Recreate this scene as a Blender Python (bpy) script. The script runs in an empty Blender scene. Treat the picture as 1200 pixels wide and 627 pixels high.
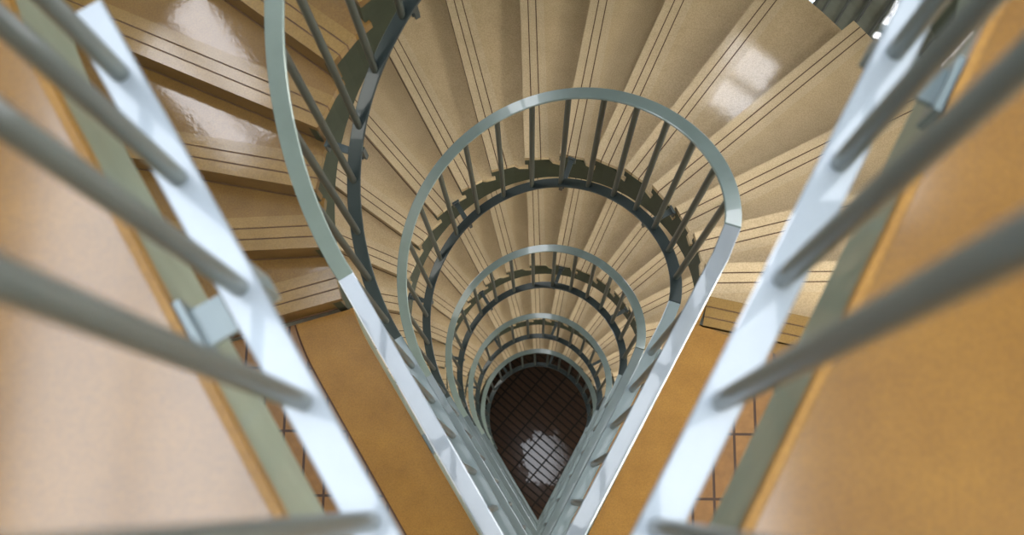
import bpy, math
from mathutils import Matrix, Vector

# ------------------------------------------------------------------ dimensions (metres)
SC = bpy.context.scene
PI = math.pi
CX, CY = -0.05686, 0.93996          # centre of the turning stair
RAD = 0.60834                       # radius of the railing line on the turn
VX, VY = -0.01653, -0.28805         # point of the V shaped well
A0 = math.radians(-27.8)            # recomputed below
HEI = [2.8760, 2.5254, 2.7544, 2.3213, 2.2550]   # storey heights from the top down
RAIL_H = 1.1913
RAIL_GAP = 0.06                     # bottom rail above the landing floor
CAM_ABOVE_RAIL = 1.2261
STEPS = 17
A_FIRST, A_STEP = -12.0, 13.0       # nosing angles
R_OUT = 2.02
R_WALL = 2.30
X_L, X_R, Y_F = CX - R_WALL, CX + R_WALL, -1.75
SLAB = 0.20

FLOOR = [sum(HEI)]                  # finished floor heights, landing 0 (top) .. 5 (ground)
for h in HEI: FLOOR.append(FLOOR[-1] - h)
FLOOR[-1] = 0.0
CAM_Z = FLOOR[0] + RAIL_GAP + CAM_ABOVE_RAIL
CEIL_Z = FLOOR[0] + 2.9

def tangents(cx, cy, R, vx, vy):
    dx, dy = vx-cx, vy-cy
    d = math.hypot(dx, dy); a = math.atan2(dy, dx); b = math.acos(R/d)
    return a+b, a-b+2*PI
TA, TB = tangents(CX, CY, RAD, VX, VY)
TOT = RAD*(TB-TA)
LEN = math.sqrt((VX-CX)**2+(VY-CY)**2-RAD*RAD)
S_TOP, S_END = 0.1014, TOT+0.0239   # where the rail starts and stops sloping

def base_pt(s):
    if s < 0:
        pa = (CX+RAD*math.cos(TA), CY+RAD*math.sin(TA)); t = -s/LEN
        return Vector((pa[0]+(VX-pa[0])*t, pa[1]+(VY-pa[1])*t))
    if s > TOT:
        pb = (CX+RAD*math.cos(TB), CY+RAD*math.sin(TB)); t = (s-TOT)/LEN
        return Vector((pb[0]+(VX-pb[0])*t, pb[1]+(VY-pb[1])*t))
    th = TA+s/RAD
    w = math.sin(PI*s/TOT)
    k = 1+w*(-0.0601*math.sin(2*th)-0.02469*math.cos(2*th)-0.01895*math.cos(3*th))
    return Vector((CX+RAD*k*math.cos(th), CY+RAD*k*math.sin(th)))
def nrm(s):
    e = 1e-3
    if s > TOT+LEN-e: a, b = base_pt(s-2*e), base_pt(s)
    elif s < -LEN+e: a, b = base_pt(s), base_pt(s+2*e)
    else: a, b = base_pt(s-e), base_pt(s+e)
    t = (b-a).normalized()
    return Vector((t.y, -t.x))
def edge_off(s):                    # gap between rail line and stair edge
    u = min(max(s/TOT, 0), 1)
    return 0.118+0.062*math.sin(PI*u)
def edge_pt(s, extra=0.0): return base_pt(s)+nrm(s)*(edge_off(s)+extra)
HALF = math.asin(RAD/math.hypot(VX-CX, VY-CY))
AXIS = Vector((VX-CX, VY-CY)).normalized()
def corner_pt(off): return Vector((VX, VY))+AXIS*(off/math.sin(HALF))
def slope_u(s):
    u = min(max((s-S_TOP)/(S_END-S_TOP), 0), 1)
    return u-0.12475*math.sin(2*PI*u)/6.28
def edge_at_angle(deg, extra=0.0):  # point of the stair edge seen from the centre under an angle
    lo, hi = -LEN*0.6, TOT+LEN*0.6
    def ang(s):
        p = edge_pt(s, extra); a = math.degrees(math.atan2(p.y-CY, p.x-CX))
        return a+360 if a < -85 and s > TOT/2 else a
    for _ in range(44):
        m = (lo+hi)/2
        if ang(m) < deg: lo = m
        else: hi = m
    return edge_pt((lo+hi)/2, extra), (lo+hi)/2
def polar(r, deg): a = math.radians(deg); return Vector((CX+r*math.cos(a), CY+r*math.sin(a)))

# ------------------------------------------------------------------ materials
def new_mat(name):
    m = bpy.data.materials.new(name); m.use_nodes = True
    nt = m.node_tree; b = nt.nodes['Principled BSDF']
    return m, nt, b
def world_pos(nt, rot=0.0, scale=(1, 1, 1)):
    g = nt.nodes.new('ShaderNodeNewGeometry'); mp = nt.nodes.new('ShaderNodeMapping')
    mp.inputs['Rotation'].default_value = (0, 0, rot); mp.inputs['Scale'].default_value = scale
    nt.links.new(g.outputs['Position'], mp.inputs['Vector'])
    return mp.outputs['Vector']
def noise(nt, vec, sc, det=3, rough=.55):
    n = nt.nodes.new('ShaderNodeTexNoise'); n.inputs['Scale'].default_value = sc
    n.inputs['Detail'].default_value = det; n.inputs['Roughness'].default_value = rough
    nt.links.new(vec, n.inputs['Vector']); return n.outputs['Fac']
def ramp(nt, fac, stops):
    r = nt.nodes.new('ShaderNodeValToRGB'); el = r.color_ramp.elements
    while len(el) < len(stops): el.new(.5)
    for e, (p, c) in zip(el, stops): e.position = p; e.color = (*c, 1)
    nt.links.new(fac, r.inputs['Fac']); return r.outputs['Color']
def mix(nt, a, b, fac, mode='MIX'):
    n = nt.nodes.new('ShaderNodeMix'); n.data_type = 'RGBA'; n.blend_type = mode
    for sock, v in ((n.inputs['Factor'], fac), (n.inputs['A'], a), (n.inputs['B'], b)):
        if hasattr(v, 'is_output'): nt.links.new(v, sock)
        else: sock.default_value = v if isinstance(v, float) else (*v, 1)
    return n.outputs['Result']
def bump(nt, b, h, strength, dist=.002):
    n = nt.nodes.new('ShaderNodeBump'); n.inputs['Strength'].default_value = strength
    n.inputs['Distance'].default_value = dist
    nt.links.new(h, n.inputs['Height']); nt.links.new(n.outputs['Normal'], b.inputs['Normal'])

def coat_bump(nt, b, p, sc, strength):
    n = nt.nodes.new('ShaderNodeBump'); n.inputs['Strength'].default_value = strength
    n.inputs['Distance'].default_value = .004
    nt.links.new(noise(nt, p, sc, 5, .62), n.inputs['Height']); nt.links.new(n.outputs['Normal'], b.inputs['Coat Normal'])
def floor_mat(name, lo, hi, rough, coat=0.0, coat_rough=.1, ior=1.5, cb=.06):
    m, nt, b = new_mat(name)
    p = world_pos(nt)
    c = ramp(nt, noise(nt, p, 7, 5, .6), [(.3, lo), (.7, hi)])
    sp = ramp(nt, noise(nt, p, 180, 2, .6), [(.35, (.80, .78, .74)), (.62, (1, 1, 1))])
    c = mix(nt, c, sp, 1.0, 'MULTIPLY')
    nt.links.new(c, b.inputs['Base Color'])
    b.inputs['Roughness'].default_value = rough
    b.inputs['Coat Weight'].default_value = coat
    b.inputs['Coat Roughness'].default_value = coat_rough
    b.inputs['Coat IOR'].default_value = ior
    bump(nt, b, noise(nt, p, 9, 4, .6), .10, .01)
    coat_bump(nt, b, p, 45, cb)
    b.inputs['Specular IOR Level'].default_value = .3
    return m
TREAD_LIT = floor_mat('tread_linoleum_lit_copy', (.54, .41, .235), (.62, .475, .28), .45, .8, .025)  # lower flights: broad window sheen painted into the tread colour as cream
NOSE_LIT = floor_mat('nosing_board_lit_copy', (.56, .44, .27), (.65, .515, .32), .45, .6, .1)
TREAD_DIM = floor_mat('tread_linoleum_dim_copy', (.165, .088, .017), (.21, .117, .026), .45, .8, .025)  # same finish, dimmer copy for the less lit top flight
NOSE_DIM = floor_mat('nosing_board_dim_copy', (.205, .122, .030), (.255, .157, .045), .35, .6, .1)
OCHRE = floor_mat('landing_linoleum', (.235, .115, .015), (.30, .155, .025), .5, .2, .3)
OCHRE_GLOSS = floor_mat('polished_landing_linoleum', (.16, .074, .007), (.205, .100, .011), .34, 1.0, .14, 1.62, .02)
RISER_LIT = floor_mat('riser_wood_lit_copy', (.24, .17, .09), (.31, .225, .12), .5, .1)  # riser copy lightened to go with the sheen-toned treads
RISER_DIM = floor_mat('riser_wood_dim_copy', (.125, .068, .018), (.165, .093, .026), .5, .1)  # dimmer riser copy for the less lit top flight

EDGE = floor_mat('nosing_edge_wood', (.30, .215, .11), (.37, .27, .145), .5, .1)
def plain(name, col, rough, metal=0.0, coat=0.0, var=.12):
    m, nt, b = new_mat(name)
    p = world_pos(nt)
    lo = tuple(v*(1-var) for v in col); hi = tuple(min(1, v*(1+var)) for v in col)
    nt.links.new(ramp(nt, noise(nt, p, 12, 4), [(.3, lo), (.7, hi)]), b.inputs['Base Color'])
    b.inputs['Roughness'].default_value = rough; b.inputs['Metallic'].default_value = metal
    b.inputs['Coat Weight'].default_value = coat
    return m
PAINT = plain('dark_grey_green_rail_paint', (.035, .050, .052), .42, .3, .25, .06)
BARW = plain('skylit_blue_grey_gloss_paint', (.235, .275, .315), .34, .3, 1.0, .05)  # paler rail copy: skylight reflection put into the base colour
HANDB = plain('dim_blue_grey_rail_paint', (.135, .180, .195), .38, .2, .5, .05)  # darker rail copy: weaker skylight on lower landings put into the colour
PLATE = plain('pale_green_edge_plate_paint', (.17, .20, .155), .45, .1, .3)
HAND = plain('pale_grey_green_handrail_paint', (.17, .225, .215), .42, .15, .25, .05)
STRING = plain('olive_green_stringer_paint', (.030, .037, .022), .6)
STRING.node_tree.nodes['Principled BSDF'].inputs['Specular IOR Level'].default_value = .25
STRIP = plain('dark_antislip_and_foot_strip', (.09, .045, .018), .7)
JOINT = plain('dark_joint', (.07, .03, .012), .8)
BALU = plain('grey_green_baluster_paint', (.085, .105, .102), .4, .15, .35, .05)
BALD = plain('dark_baluster_paint', (.040, .050, .043), .45, .1, .15, .05)
SOFFIT = plain('cream_soffit_plaster', (.42, .38, .30), .8)
WALLM = plain('grey_green_wall_paint', (.19, .21, .18), .7)
CEILM = plain('ceiling_paint', (.26, .25, .2), .8)
FRAME = plain('window_frame_metal', (.10, .12, .12), .4, .3)

def tile_mat(name, c1, c2, grout, rot, rough, coat, br=.1, mort=.0055, wet=False):
    m, nt, b = new_mat(name)
    p = world_pos(nt, rot)
    t = nt.nodes.new('ShaderNodeTexBrick'); t.offset = 0.0; t.squash = 1.0
    t.inputs['Color1'].default_value = (*c1, 1); t.inputs['Color2'].default_value = (*c2, 1)
    t.inputs['Mortar'].default_value = (*grout, 1); t.inputs['Scale'].default_value = 1.0
    t.inputs['Mortar Size'].default_value = mort; t.inputs['Mortar Smooth'].default_value = .15
    t.inputs['Brick Width'].default_value = .245; t.inputs['Row Height'].default_value = .083
    nt.links.new(p, t.inputs['Vector'])
    n = ramp(nt, noise(nt, world_pos(nt), 25, 4), [(.3, (.75, .75, .75)), (.7, (1, 1, 1))])
    nt.links.new(mix(nt, t.outputs['Color'], n, 1.0, 'MULTIPLY'), b.inputs['Base Color'])
    b.inputs['Roughness'].default_value = rough
    b.inputs['Coat Weight'].default_value = coat; b.inputs['Coat Roughness'].default_value = br
    mm = nt.nodes.new('ShaderNodeMath'); mm.operation = 'SUBTRACT'; mm.inputs[0].default_value = 1
    nt.links.new(t.outputs['Fac'], mm.inputs[1])
    nt.links.new(mm.outputs[0], (cw := nt.nodes.new('ShaderNodeMath')).inputs[0]); cw.operation = 'MULTIPLY'; cw.inputs[1].default_value = coat
    out = cw.outputs[0]
    if wet:                                       # wet and dry areas of the floor
        g = nt.nodes.new('ShaderNodeNewGeometry'); dv = nt.nodes.new('ShaderNodeVectorMath'); dv.operation = 'DISTANCE'
        nt.links.new(g.outputs['Position'], dv.inputs[0]); dv.inputs[1].default_value = (.10, .50, 0)
        ad = nt.nodes.new('ShaderNodeMath'); ad.operation = 'MULTIPLY_ADD'; ad.inputs[1].default_value = .55
        nt.links.new(noise(nt, world_pos(nt), 7, 6, .65), ad.inputs[0]); nt.links.new(dv.outputs['Value'], ad.inputs[2])
        wr = ramp(nt, ad.outputs[0], [(.60, (1, 1, 1)), (.625, (.10, .10, .10))])
        out = mix(nt, out, wr, 1.0, 'MULTIPLY')
    nt.links.new(out, b.inputs['Coat Weight'])
    bump(nt, b, mm.outputs[0], .4, .003)
    coat_bump(nt, b, world_pos(nt), 30, .10)
    return m
TILE = tile_mat('terracotta_tiles', (.20, .095, .025), (.24, .12, .034), (.04, .016, .007), PI/2, .4, .3)
GTILE = tile_mat('dark_brown_glossy_tiles', (.022, .011, .006), (.03, .016, .009), (.004, .003, .002),
                 math.radians(40), .6, 1.0, .02, .010, True)
GTILE.node_tree.nodes['Principled BSDF'].inputs['Specular IOR Level'].default_value = .15

def sky_pane(name, col, st):
    m, nt, b = new_mat(name)
    b.inputs['Base Color'].default_value = (.5, .5, .5, 1)
    b.inputs['Roughness'].default_value = .15
    b.inputs['Emission Color'].default_value = (*col, 1); b.inputs['Emission Strength'].default_value = st
    return m
SKYGLASS = sky_pane('daylit_frosted_roof_glass', (.86, .92, 1.0), 5.8)
DAYGLASS = sky_pane('daylit_window_glass', (.95, .95, 1.0), 12.0)
DIMGLASS = sky_pane('dim_added_window_glass', (1.0, .95, .88), 6.0)
WARMGLASS = sky_pane('bright_added_window_glass', (1.0, .95, .86), 24.0)

# ------------------------------------------------------------------ mesh building
class MB:
    def __init__(s): s.v = []; s.f = []; s.m = []
    def quad(s, a, b, c, d, mi=0):
        n = len(s.v); s.v += [tuple(p) for p in (a, b, c, d)]; s.f.append((n, n+1, n+2, n+3)); s.m.append(mi)
    def prism(s, poly, z0, z1, mi=0, mside=None, mbot=None):
        """poly: 2-D points counter-clockwise; z values may be lists"""
        n = len(poly); k = len(s.v)
        za = z0 if isinstance(z0, (list, tuple)) else [z0]*n
        zb = z1 if isinstance(z1, (list, tuple)) else [z1]*n
        s.v += [(p[0], p[1], z) for p, z in zip(poly, za)]+[(p[0], p[1], z) for p, z in zip(poly, zb)]
        s.f.append(tuple(k+n+i for i in range(n))); s.m.append(mi)
        s.f.append(tuple(k+n-1-i for i in range(n))); s.m.append(mi if mbot is None else mbot)
        for i in range(n):
            j = (i+1) % n
            s.f.append((k+i, k+j, k+n+j, k+n+i)); s.m.append(mi if mside is None else mside)
    def box(s, x0, x1, y0, y1, z0, z1, mi=0): s.prism([(x0, y0), (x1, y0), (x1, y1), (x0, y1)], z0, z1, mi)
    def obox(s, c, ax, hx, hy, z0, z1, mi=0):          # box turned in plan; ax = unit 2-D axis
        ay = Vector((-ax.y, ax.x)); c = Vector(c)
        s.prism([c-ax*hx-ay*hy, c+ax*hx-ay*hy, c+ax*hx+ay*hy, c-ax*hx+ay*hy], z0, z1, mi)
    def ring_sweep(s, rings, closed_ends=True, mi=0):
        k = len(s.v); n = len(rings[0])
        for r in rings: s.v += [tuple(p) for p in r]
        for i in range(len(rings)-1):
            for j in range(n):
                a = k+i*n+j; b = k+i*n+(j+1) % n
                s.f.append((a, b, b+n, a+n)); s.m.append(mi)
        if closed_ends:
            s.f.append(tuple(k+n-1-j for j in range(n))); s.m.append(mi)
            s.f.append(tuple(k+(len(rings)-1)*n+j for j in range(n))); s.m.append(mi)
    def rod(s, p, q, r, n=14, mi=0):
        p, q = Vector(p), Vector(q); d = (q-p).normalized()
        a = d.orthogonal().normalized(); b = d.cross(a)
        R = lambda c, rr: [c+(a*math.cos(2*PI*i/n)+b*math.sin(2*PI*i/n))*rr for i in range(n)]
        s.ring_sweep([R(p, r), R(q, r)], True, mi)
    def build(s, name, mats, parent=None, smooth=False, loc=None):
        me = bpy.data.meshes.new(name)
        o = Vector(loc) if loc else (Vector(parent['_o']) if parent is not None and '_o' in parent else Vector((0, 0, 0)))
        me.from_pydata([tuple(Vector(v)-o) for v in s.v], [], s.f)
        if not isinstance(mats, (list, tuple)): mats = [mats]
        for m in mats: me.materials.append(m)
        for p, mi in zip(me.polygons, s.m): p.material_index = mi
        me.update()
        import bmesh
        bm = bmesh.new(); bm.from_mesh(me); bmesh.ops.remove_doubles(bm, verts=bm.verts, dist=1e-5)
        bmesh.ops.recalc_face_normals(bm, faces=bm.faces); bm.to_mesh(me); bm.free()
        if smooth:
            for p in me.polygons: p.use_smooth = True
            me.set_sharp_from_angle(angle=math.radians(35))
        ob = bpy.data.objects.new(name, me); SC.collection.objects.link(ob)
        if parent is not None: ob.parent = parent
        elif loc: ob.location = loc
        return ob
def root(name, loc, label, cat, group=None, kind=None):
    e = bpy.data.objects.new(name, None); SC.collection.objects.link(e)
    e.location = loc; e.empty_display_size = .1
    e['_o'] = list(loc)
    if kind: e['kind'] = kind
    e['label'] = label; e['category'] = cat
    if group: e['group'] = group
    return e
def struct(o): o['kind'] = 'structure'; return o

def bar_rings(samples, hw, ht):
    """samples: (point3, outward2, scale).  Flat bar with small chamfers."""
    rings = []; c = .0025
    for i, (p, n2, k) in enumerate(samples):
        a = samples[max(i-1, 0)][0]; b = samples[min(i+1, len(samples)-1)][0]
        t = (b-a).normalized(); n = Vector((n2.x, n2.y, 0)).normalized()
        up = n.cross(t); up = up if up.z > 0 else -up; up.normalize()
        prof = [(-hw, -ht+c), (-hw, ht-c), (-hw+c, ht), (hw-c, ht), (hw, ht-c), (hw, -ht+c), (hw-c, -ht), (-hw+c, -ht)]
        rings.append([p+n*(u*k)+up*v for u, v in prof])
    return rings

# ------------------------------------------------------------------ stair flights
ordinals = ['uppermost', 'second', 'third', 'fourth', 'lowest']
for k in range(5):
    zt, zb = FLOOR[k], FLOOR[k+1]; rise = (zt-zb)/STEPS
    lab = ['uppermost turning flight of ochre steps, nearest below the viewer, running down the left side',
           'wide turning flight of cream steps filling the upper middle, second from the top',
           'third turning flight down, its fan of cream steps seen inside the second handrail loop',
           'fourth turning flight from the top, small cream steps seen inside the third handrail loop',
           'lowest turning flight of tiny cream steps curling round the dark floor'][k]
    fl = root('stair_flight', (CX, CY, zb), lab, 'stairs', 'turning stair flights round the open well')
    ang = lambda j: A_FIRST+A_STEP*j
    for j in range(1, STEPS):
        z = zt-j*rise
        ai, ao = ang(j-1)-1.2, ang(j)
        m = MB()
        back = edge_at_angle(ai)[0]; fr = edge_at_angle(ao)[0]
        s0, s1 = edge_at_angle(ai)[1], edge_at_angle(ao)[1]
        inner = [edge_pt(s0+(s1-s0)*q/4) for q in range(5)]
        outer = [polar(R_OUT, ai+(ao-ai)*q/5) for q in range(6)]
        d = (outer[-1]-inner[-1]).normalized(); nb = Vector((d.y, -d.x))     # pointing back, away from the nosing
        # body (behind the nosing board), nosing board in three strips with two dark grooves
        def cut(t): # inner & outer points of a line t behind the nosing
            a = inner[-1]+nb*t; b = outer[-1]+nb*t
            return a, b
        w = .128
        a, b = cut(w)
        # keep the strip ends on the edge curves
        dist = lambda p: (p-inner[-1]).dot(nb)
        m.prism([*[p for p in outer if dist(p) > w+.004], b, a, *reversed([p for p in inner if dist(p) > w+.004])], z-.04, z, 0)
        lines = [0, .040, .0455, .082, .0875, w]
        for q in range(5):
            p0, p1 = cut(lines[q]); p2, p3 = cut(lines[q+1])
            drop = .003 if q in (1, 3) else 0
            m.prism([p0, p2, p3, p1], z-.04, z-drop, 2 if q in (1, 3) else 1, 3 if q == 0 else None)
        m.build('tread', [TREAD_DIM, NOSE_DIM, STRIP, RISER_DIM] if k == 0 else [TREAD_LIT, NOSE_LIT, STRIP, EDGE], fl)
    for j in range(0, STEPS):
        z = zt-j*rise; z2 = z-rise
        p0 = edge_at_angle(ang(j))[0]; p1 = polar(R_OUT, ang(j))
        d = (p1-p0).normalized(); nb = Vector((d.y, -d.x))
        m = MB(); q0, q1 = p0+nb*.005+d*.012, p1+nb*.005-d*.012
        m.prism([q0, q0+nb*.02, q1+nb*.02, q1], z2-.002, z-.039, 0)
        m.prism([q0-nb*.004, q0+nb*.002, q1+nb*.002, q1-nb*.004], z2-.002, z2+.007, 1)  # dark foot line: joint, with the shadow at the riser base painted in
        m.build('riser', [RISER_DIM if k == 0 else RISER_LIT, STRIP], fl)
    # inner stringer: stepped top edge, smooth lower edge
    for nm, fn in (('inner_stringer', lambda dg, e: edge_at_angle(dg, .012+e)[0]), ('outer_stringer', lambda dg, e: polar(R_OUT-.045+e, dg))):
        m = MB()
        for j in range(0, STEPS+1):
            a0, a1 = ang(j-1), ang(j)
            if j == 0: a0 = ang(0)-.5; a1 = ang(0)
            if j == STEPS: continue
            top = zt-j*rise-.039
            for q in range(3):
                b0 = a0+(a1-a0)*q/3; b1 = a0+(a1-a0)*(q+1)/3
                f0 = (b0-ang(0))/(A_STEP*(STEPS-1)); f1 = (b1-ang(0))/(A_STEP*(STEPS-1))
                l0 = zt-.44-f0*(zt-zb-rise); l1 = zt-.44-f1*(zt-zb-rise)
                l0 = min(l0, zt-.44); l1 = min(l1, zt-.44)
                P = [fn(b0, 0), fn(b1, 0), fn(b1, .03), fn(b0, .03)]
                m.prism(P, [l0, l1, l1, l0], [top]*4, 0)
        m.build(nm, STRING, fl)
    m = MB()
    NS = 64
    for q in range(NS):
        a0 = ang(0)+(ang(STEPS-1)-ang(0))*q/NS; a1 = ang(0)+(ang(STEPS-1)-ang(0))*(q+1)/NS
        z0 = zt-.235-(q/NS)*(zt-zb-rise); z1 = zt-.235-((q+1)/NS)*(zt-zb-rise)
        P = [edge_at_angle(a0, .045)[0], edge_at_angle(a1, .045)[0], polar(R_OUT-.05, a1), polar(R_OUT-.05, a0)]
        m.prism(P, [z0-.012, z1-.012, z1-.012, z0-.012], [z0, z1, z1, z0], 0)
    m.build('soffit', SOFFIT, fl)

# ------------------------------------------------------------------ landings
def landing_poly(off_in, a_r, a_l):
    """inner boundary of a landing from the left stair line round the V point to the right stair line"""
    s_l = edge_at_angle(a_l, off_in)[1]; s_r = edge_at_angle(a_r, off_in)[1]
    pts = [edge_pt(s_l+(TOT-s_l)*q/8, off_in) if s_l < TOT else edge_pt(s_l, off_in) for q in range(9 if s_l < TOT else 1)]
    if s_l < TOT: pts = pts
    pts.append(corner_pt(edge_off(TOT+1)+off_in))
    if s_r > 0: pts += [edge_pt(s_r*q/8, off_in) for q in range(9)]
    else: pts.append(edge_pt(s_r, off_in))
    return pts
AR, AL = A_FIRST, A_FIRST+A_STEP*(STEPS-1)      # -12 and 196
def wall_hit(deg, extra=0):
    a = math.radians(deg); dx = math.cos(a)
    t = (R_WALL-extra)/abs(dx); return Vector((CX+t*math.cos(a), CY+t*math.sin(a)))
land_labels = ['nearest landing at the frame edges, out of focus, smooth pinkish ochre border strip',
               'second landing down, smooth ochre strip edging the V behind the pale handrail',
               'third landing down, narrow ochre sliver left of the nested V rails, just under the second',
               'fourth landing down, thin sliver between the nested rails low in the V',
               'lowest raised landing, just above the dark tiled ground floor']
for k in range(5):
    z = FLOOR[k]
    ld = root('stair_landing', (VX, VY-.8, z), land_labels[k], 'landing', 'landings with smooth border and tiled field')
    eps = .02
    # border strip: strip between inn and mid
    m = MB(); m2 = MB()
    def strip(mb, A, B, z0, z1, mi=0):
        n = len(A)
        for i in range(n-1): mb.prism([A[i], B[i], B[i+1], A[i+1]], z0, z1, mi)
    a_l0, a_r0 = AL+.9, AR-9.5
    def resample_pair(a_r, a_l, o1, o2):
        s_l = edge_at_angle(a_l, 0)[1]; s_r = edge_at_angle(a_r, 0)[1]
        ss = [s_l+(TOT-s_l)*q/8 for q in range(9)] if s_l < TOT else [s_l]
        P1 = [edge_pt(s, o1) for s in ss]; P2 = [edge_pt(s, o2) for s in ss]
        P1.append(corner_pt(edge_off(TOT+1)+o1)); P2.append(corner_pt(edge_off(TOT+1)+o2))
        ss = [s_r*q/8 for q in range(9)] if s_r > 0 else [s_r]
        P1 += [edge_pt(s, o1) for s in ss]; P2 += [edge_pt(s, o2) for s in ss]
        return P1, P2
    bw = .42 if k == 0 else .222
    A, B = resample_pair(a_r0, a_l0, 0, bw)
    strip(m, A, B, z-.03, z)
    m.build('border_strip', OCHRE if k else OCHRE_GLOSS, ld)
    J1, J2 = resample_pair(a_r0, a_l0, bw, bw+.008)
    m = MB(); strip(m, J1, J2, z-.03, z-.002); m.build('border_joint', JOINT, ld)
    # tile field from the joint to the outer walls
    I1, _ = resample_pair(a_r0, a_l0, bw+.008, bw+.05)
    wl, wr = wall_hit(AL+.2, .002), wall_hit(AR-9.5, .002)
    outer = [wl, Vector((X_L+.002, Y_F+.002)), Vector((X_R-.002, Y_F+.002)), wr]
    fieldpoly = outer+list(reversed(I1))
    m = MB(); m.prism(fieldpoly, z-.03, z, 0); m.build('tile_field', TILE, ld)
    # nosing board of the landing edge on the right
    p0 = edge_at_angle(AR)[0]; p1 = polar(R_OUT, AR); d = (p1-p0).normalized(); nb = Vector((d.y, -d.x))
    q0 = edge_at_angle(a_r0)[0]; q1 = wall_hit(a_r0, .002)
    pw_ = p0+d*((X_R-.002-p0.x)/d.x)
    m = MB(); ls = [0, .040, .0455, .082, .0875, .128]
    for q in range(5):
        a, b = p0+nb*ls[q], pw_+nb*ls[q]; c_, e_ = p0+nb*ls[q+1], pw_+nb*ls[q+1]
        m.prism([a, c_, e_, b], z-.04, z-(.003 if q in (1, 3) else 0), 2 if q in (1, 3) else 1)
    a, b = p0+nb*.128, pw_+nb*.128
    m.prism([a, q0+Vector((0, .0)), q1, b], z-.03, z, 0)
    m.build('edge_board', [TREAD_DIM, NOSE_DIM, STRIP], ld)
    # slab, soffit and edge plate
    A, B = resample_pair(AR-1.5, AL+.9, .03, .3)
    m = MB(); o2 = [wall_hit(AL+.9, .002), *outer[1:3], wall_hit(AR-1.5, .002)]
    m.prism(o2+list(reversed(A)), z-SLAB, z-.041, 0); m.build('slab', SOFFIT, ld)
    A, B = resample_pair(AR-.3, AL+.6, -.012, .03)
    m = MB(); strip(m, A, B, z-.25, z-.031); m.build('edge_plate', PLATE, ld)
    # nosing face of the edge plate meets the floor finish
    A, B = resample_pair(AR-.3, AL+.6, -.012, 0)
    m = MB(); strip(m, A, B, z-.031, z-.001); m.build('edge_trim', OCHRE, ld)  # matt ochre rim: handrail's reflection in the floor put into colour

# ------------------------------------------------------------------ railings
def z_rail(k, s, handle):       # flight k
    a, b = FLOOR[k]+RAIL_GAP, FLOOR[k+1]+RAIL_GAP
    return a+(b-a)*slope_u(s)+(RAIL_H if handle else 0)
HW, HT = .024, .006
DRIFT_H = [0, .017, -.012, -.008, .004, 0]     # as-built sideways drift of handrail and bottom rail per storey
DRIFT_B = [0, .002, -.014, -.014, 0, 0]
def rail_pt(k, s, hd):
    t = DRIFT_H if hd else DRIFT_B
    u = slope_u(s)
    return base_pt(s)+Vector((t[k]+(t[k+1]-t[k])*u, 0))+nrm(s)*(OUT0*(1-u) if k == 0 else 0)
OUT0 = .0125
def land_pt(k, s, hd):
    f = max(0, -s, s-TOT)/LEN
    return base_pt(s)+Vector(((DRIFT_H if hd else DRIFT_B)[k]*(1-.5*f), 0))+nrm(s)*(OUT0 if k == 0 else 0)
def bracket(mb, s, z, k2=.6):
    p = base_pt(s); n = nrm(s); t = Vector((-n.y, n.x))
    o = edge_off(s)
    mb.obox(p, n, .012, .014*k2, z-.098, z-.004)
    mb.obox(p+n*((o-.014)/2), n, (o-.014)/2, .022*k2, z-.098, z-.086)
    mb.obox(p+n*(o-.019), n, .005, .034*k2, z-.135, z-.066)
rail_lab = ['big blurred-edged railing loop at the upper left, closest to the viewer of the curved ones',
            'wide curved railing loop in the upper middle, second from the top',
            'curved railing loop inside the wide one, third from the top',
            'small curved railing loop, fourth from the top',
            'smallest and lowest curved railing loop, ringing the dark floor']
for k in range(5):
    r = root('curved_railing', (base_pt(TOT/2).x, base_pt(TOT/2).y, FLOOR[k+1]+.6), rail_lab[k], 'railing', 'curved grey-green railings of the flights')
    N = 96
    ss = [S_TOP+(S_END-S_TOP)*i/N for i in range(N+1)]
    for nm, hd in (('handrail', True), ('bottom_rail', False)):
        smp = []
        for s in ss:
            p = rail_pt(k, s, hd); smp.append((Vector((p.x, p.y, z_rail(k, s, hd))), nrm(s), 1.0))
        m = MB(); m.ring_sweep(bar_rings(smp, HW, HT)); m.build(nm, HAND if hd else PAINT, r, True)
    off = [1.6335-11*.1443, .224-.1443, .224-.1443, .15-.0, .1][k]
    s = off if off > S_TOP+.02 else off+.1443
    while s < S_END-.03:
        p = rail_pt(k, s, False); p2 = rail_pt(k, s, True); m = MB()
        m.rod((p.x, p.y, z_rail(k, s, False)+.004), (p2.x, p2.y, z_rail(k, s, True)-.004), .0122)
        m.build('baluster', BALD, r, True); s += .1443
    for s in (.574, 1.09, 1.59, 2.02):
        m = MB(); bracket(m, s+(.06 if k == 0 and s > 1.8 else 0)*-1, z_rail(k, s, False)); m.build('bracket', PAINT, r)
land_rail = ['nearest V railing, very blurred, wide white bottom bars and thick grey balusters at both sides',
             'V railing of the second landing, pale blue-white handrail bars in sharper focus',
             'V railing of the third landing, nested inside the second one',
             'V railing of the fourth landing, nested low in the V',
             'lowest V railing, its tip meeting at the point of the dark well']
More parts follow.
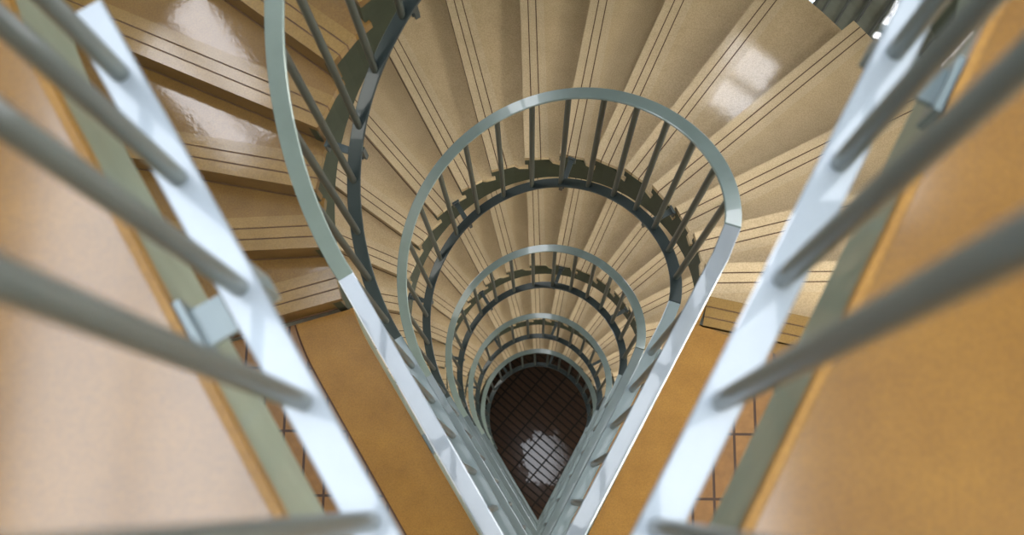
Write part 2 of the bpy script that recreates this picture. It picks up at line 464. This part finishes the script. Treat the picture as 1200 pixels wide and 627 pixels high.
for k in range(6):
    z = FLOOR[k]+RAIL_GAP
    if k == 5: continue
    r = root('landing_railing', (VX, VY, FLOOR[k]), land_rail[k], 'railing', 'V shaped railings of the landings')
    for nm, hd in (('handrail', True), ('bottom_rail', False)):
        zz = z+(RAIL_H if hd else 0); smp = []
        for i in range(13):
            s = S_END+.0015+(TOT+LEN-S_END)*i/13; p = land_pt(k, s, hd); smp.append((Vector((p.x, p.y, zz)), nrm(s), 1.0))
        vc = AXIS*(OUT0/math.sin(HALF) if k == 0 else 0); smp.append((Vector((VX+vc.x+.5*(DRIFT_H if hd else DRIFT_B)[k], VY+vc.y, zz)), AXIS, 1/math.sin(HALF)))
        for i in range(1, 14):
            s = -LEN+(LEN+S_TOP-.0015)*i/13; p = land_pt(k, s, hd); smp.append((Vector((p.x, p.y, zz)), nrm(s), 1.0))
        # constant vertical section: build rings directly so that the mitre stays flat
        rings = []; c = .0025
        prof = [(-HW, -HT+c), (-HW, HT-c), (-HW+c, HT), (HW-c, HT), (HW, HT-c), (HW, -HT+c), (HW-c, -HT), (-HW+c, -HT)]
        for p, n, kk in smp: rings.append([p+Vector((n.x, n.y, 0))*(u*kk)+Vector((0, 0, v)) for u, v in prof])
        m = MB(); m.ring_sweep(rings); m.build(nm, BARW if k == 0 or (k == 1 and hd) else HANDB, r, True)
    for i in range(7):
        for s in (2.668 if k == 0 else 2.69)+.157*i, (-.132 if k == 0 else -.120)-.160*i:
            if (s > TOT+LEN-.05) or (s < -LEN+.05): continue
            p = land_pt(k, s, False); p2 = land_pt(k, s, True); m = MB(); m.rod((p.x, p.y, z+.004), (p2.x, p2.y, z+RAIL_H-.004), .0122)
            m.build('baluster', BALU, r, True)
    for s in (2.975, -.10, -.86):
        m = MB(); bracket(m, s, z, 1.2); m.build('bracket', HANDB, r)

# ------------------------------------------------------------------ ground floor
m = MB(); m.box(X_L-.2, X_R+.2, Y_F-.2, CY+R_WALL+.2, -.2, 0); struct(m.build('floor', GTILE))

# ------------------------------------------------------------------ shell of the stair tower
WT = .20
def arc_wall(mb, a0, a1, z0, z1):
    n = max(1, int((a1-a0)/4))
    for i in range(n):
        p, q = a0+(a1-a0)*i/n, a0+(a1-a0)*(i+1)/n
        mb.prism([polar(R_WALL, p), polar(R_WALL, q), polar(R_WALL+WT, q), polar(R_WALL+WT, p)], z0, z1)
        for e in (.25, .75):
            c = polar(R_WALL, p+(q-p)*e); n2 = Vector((c.x-CX, c.y-CY)).normalized()
            mb.obox(c, n2, .018, .006, z0, z1, 1)
B0, B1, C0, C1 = 47.5, 57.5, 136.0, 149.5
D0, D1 = 2.0, 24.0  # column D: unseen windows, added to light the treads from the right
z_top = CEIL_Z
back = MB()
for a, b in ((0, D0), (D1, B0), (B1, C0), (C1, 180)): arc_wall(back, a, b, 0, z_top)
win_n = 0
def arc_window(a0, a1, z0, z1, lab, nmull, rows, mat):
    global win_n
    win_n += 1
    w = root('window_%d' % win_n, tuple(polar(R_WALL+.06, (a0+a1)/2))+(z0,), lab, 'window', None, 'structure')
    f = MB(); g = MB(); n = nmull
    R0 = R_WALL+.05
    bs = [polar(R0, a0+(a1-a0)*i/n) for i in range(n+1)]
    for i in range(n):
        p, q = bs[i], bs[i+1]; d = (q-p).normalized(); nn = Vector((d.y, -d.x))
        g.prism([p, q, q+nn*.01, p+nn*.01], z0, z1)
        for r_ in range(rows+1):
            zz = z0+(z1-z0)*r_/rows
            f.prism([p-nn*.03, q-nn*.03, q+nn*.03, p+nn*.03], max(z0, zz-.025), min(z1, zz+.025))
    for p in bs:
        n2 = Vector((p.x-CX, p.y-CY)).normalized(); f.obox(p, n2, .035, .025, z0, z1)
    f.build('frame', FRAME, w); g.build('pane', mat, w)
def windows_column(a0, a1, spans, lab, nm, rows):
    zc = 0
    for (z0, z1) in sorted(spans):
        arc_wall(back, a0, a1, zc, z0); arc_window(a0, a1, z0, z1, lab, nm, rows, DAYGLASS); zc = z1
    arc_wall(back, a0, a1, zc, z_top)
F0 = FLOOR[0]
spansB, spansC, spansD = [], [], []
for k in range(5):
    rise = (FLOOR[k]-FLOOR[k+1])/STEPS
    def tz(a): return FLOOR[k]-rise*(a-A_FIRST)/A_STEP
    spansB.append((tz(52.5)+1.35, tz(52.5)+2.62)); spansD.append((tz(13)+1.45, tz(13)+2.5)); spansC.append((tz(142)+1.25, tz(142)+2.55 if k else tz(142)+2.9))
windows_column(B0, B1, spansB, 'narrow two pane daylit window in the curved wall', 1, 2)
windows_column(C0, C1, spansC, 'wide daylit window in the curved wall', 2, 1)
windows_column(D0, D1, spansD, 'added light window, unseen, in the curved wall beside the flight start', 2, 1)
struct(back.build('wall_back', [WALLM, FRAME]))

def side_wall(name, xin, xout, glass):
    m = MB(); y0, y1 = Y_F, CY; zc = 0
    wy0, wy1 = -1.25, .25
    m.box(min(xin, xout), max(xin, xout), y0, wy0, 0, z_top); m.box(min(xin, xout), max(xin, xout), wy1, y1, 0, z_top)
    global win_n
    for k in range(5, -1, -1):
        z0, z1 = FLOOR[k]+1.0, FLOOR[k]+2.15
        m.box(min(xin, xout), max(xin, xout), wy0, wy1, zc, z0); zc = z1
        win_n += 1
        w = root('window_%d' % win_n, (xin, (wy0+wy1)/2, z0), 'unseen window added for light in the side wall of a landing', 'window', None, 'structure')
        s = 1 if xout > xin else -1
        g = MB(); g.box(min(xin+s*.06, xin+s*.07), max(xin+s*.06, xin+s*.07), wy0, wy1, z0, z1); g.build('pane', glass, w)
        f = MB()
        for yy in (wy0, (wy0+wy1)/2, wy1): f.box(min(xin+s*.03, xin+s*.10), max(xin+s*.03, xin+s*.10), max(wy0, yy-.025), min(wy1, yy+.025), z0, z1)
        for zz in (z0, z1): f.box(min(xin+s*.03, xin+s*.10), max(xin+s*.03, xin+s*.10), wy0, wy1, max(z0, zz-.03), min(z1, zz+.03))
        f.build('frame', FRAME, w)
    m.box(min(xin, xout), max(xin, xout), wy0, wy1, zc, z_top)
    struct(m.build(name, WALLM))
side_wall('wall_left', X_L, X_L-WT, DIMGLASS); side_wall('wall_right', X_R, X_R+WT, WARMGLASS)  # side windows are unseen, added to light the stair, stronger on the right
m = MB(); m.box(X_L-WT, X_R+WT, Y_F-WT, Y_F, 0, z_top); struct(m.build('wall_front', WALLM))

# ceiling with two roof lights
SX0, SX1, SY0, SY1 = -2.15, .95, -.75, 2.2
TX0, TX1, TY0, TY1 = 1.07, 1.6, 1.15, 2.2
m = MB(); X0, X1, Y0, Y1 = X_L-WT, X_R+WT, Y_F-WT, CY+R_WALL+WT
for bx in ((X0, SX0, Y0, Y1), (SX0, SX1, Y0, SY0), (SX0, SX1, SY1, Y1), (SX1, TX0, Y0, Y1),
           (TX0, TX1, Y0, TY0), (TX0, TX1, TY1, Y1), (TX1, X1, Y0, Y1)):
    m.box(*bx, CEIL_Z, CEIL_Z+.2)
struct(m.build('ceiling', CEILM))
for (x0, x1, y0, y1, nb_) in ((SX0, SX1, SY0, SY1, 6), (TX0, TX1, TY0, TY1, 2)):
    win_n += 1
    w = root('window_%d' % win_n, ((x0+x1)/2, (y0+y1)/2, CEIL_Z+.1), 'roof light over the stair well', 'window', None, 'structure')
    g = MB(); g.box(x0, x1, y0, y1, CEIL_Z+.12, CEIL_Z+.13); g.build('pane', SKYGLASS, w)
    f = MB()
    for i in range(nb_+1):
        xx = x0+(x1-x0)*i/nb_; f.box(max(x0, xx-.02), min(x1, xx+.02), y0, y1, CEIL_Z+.05, CEIL_Z+.119)
    f.build('glazing_bar', FRAME, w)

for o in SC.objects:
    if '_o' in o: del o['_o']

# ------------------------------------------------------------------ world, camera, view
wd = bpy.data.worlds.new('sky'); SC.world = wd; wd.use_nodes = True
wd.node_tree.nodes['Background'].inputs['Color'].default_value = (.75, .85, 1, 1)
wd.node_tree.nodes['Background'].inputs['Strength'].default_value = 1.0

cam = bpy.data.cameras.new('camera'); co = bpy.data.objects.new('camera', cam); SC.collection.objects.link(co)
Mx = Matrix(((0.99963668, -0.00348803, 0.0267271), (0.00905128, 0.97745066, -0.21096986), (-0.02538856, 0.21113512, 0.97712711)))
co.matrix_world = Matrix.Translation((0, 0, CAM_Z)) @ Mx.to_4x4()
cam.sensor_width = 36; cam.lens = 1247.78/1200*36; cam.clip_start = .01; cam.clip_end = 100
cam.dof.use_dof = True; cam.dof.focus_distance = 5.2; cam.dof.aperture_fstop = 3.4
SC.camera = co
SC.view_settings.view_transform = 'Standard'; SC.view_settings.look = 'None'
SC.view_settings.gamma = 1; SC.view_settings.use_curve_mapping = False
SC.view_settings.exposure = 0.02
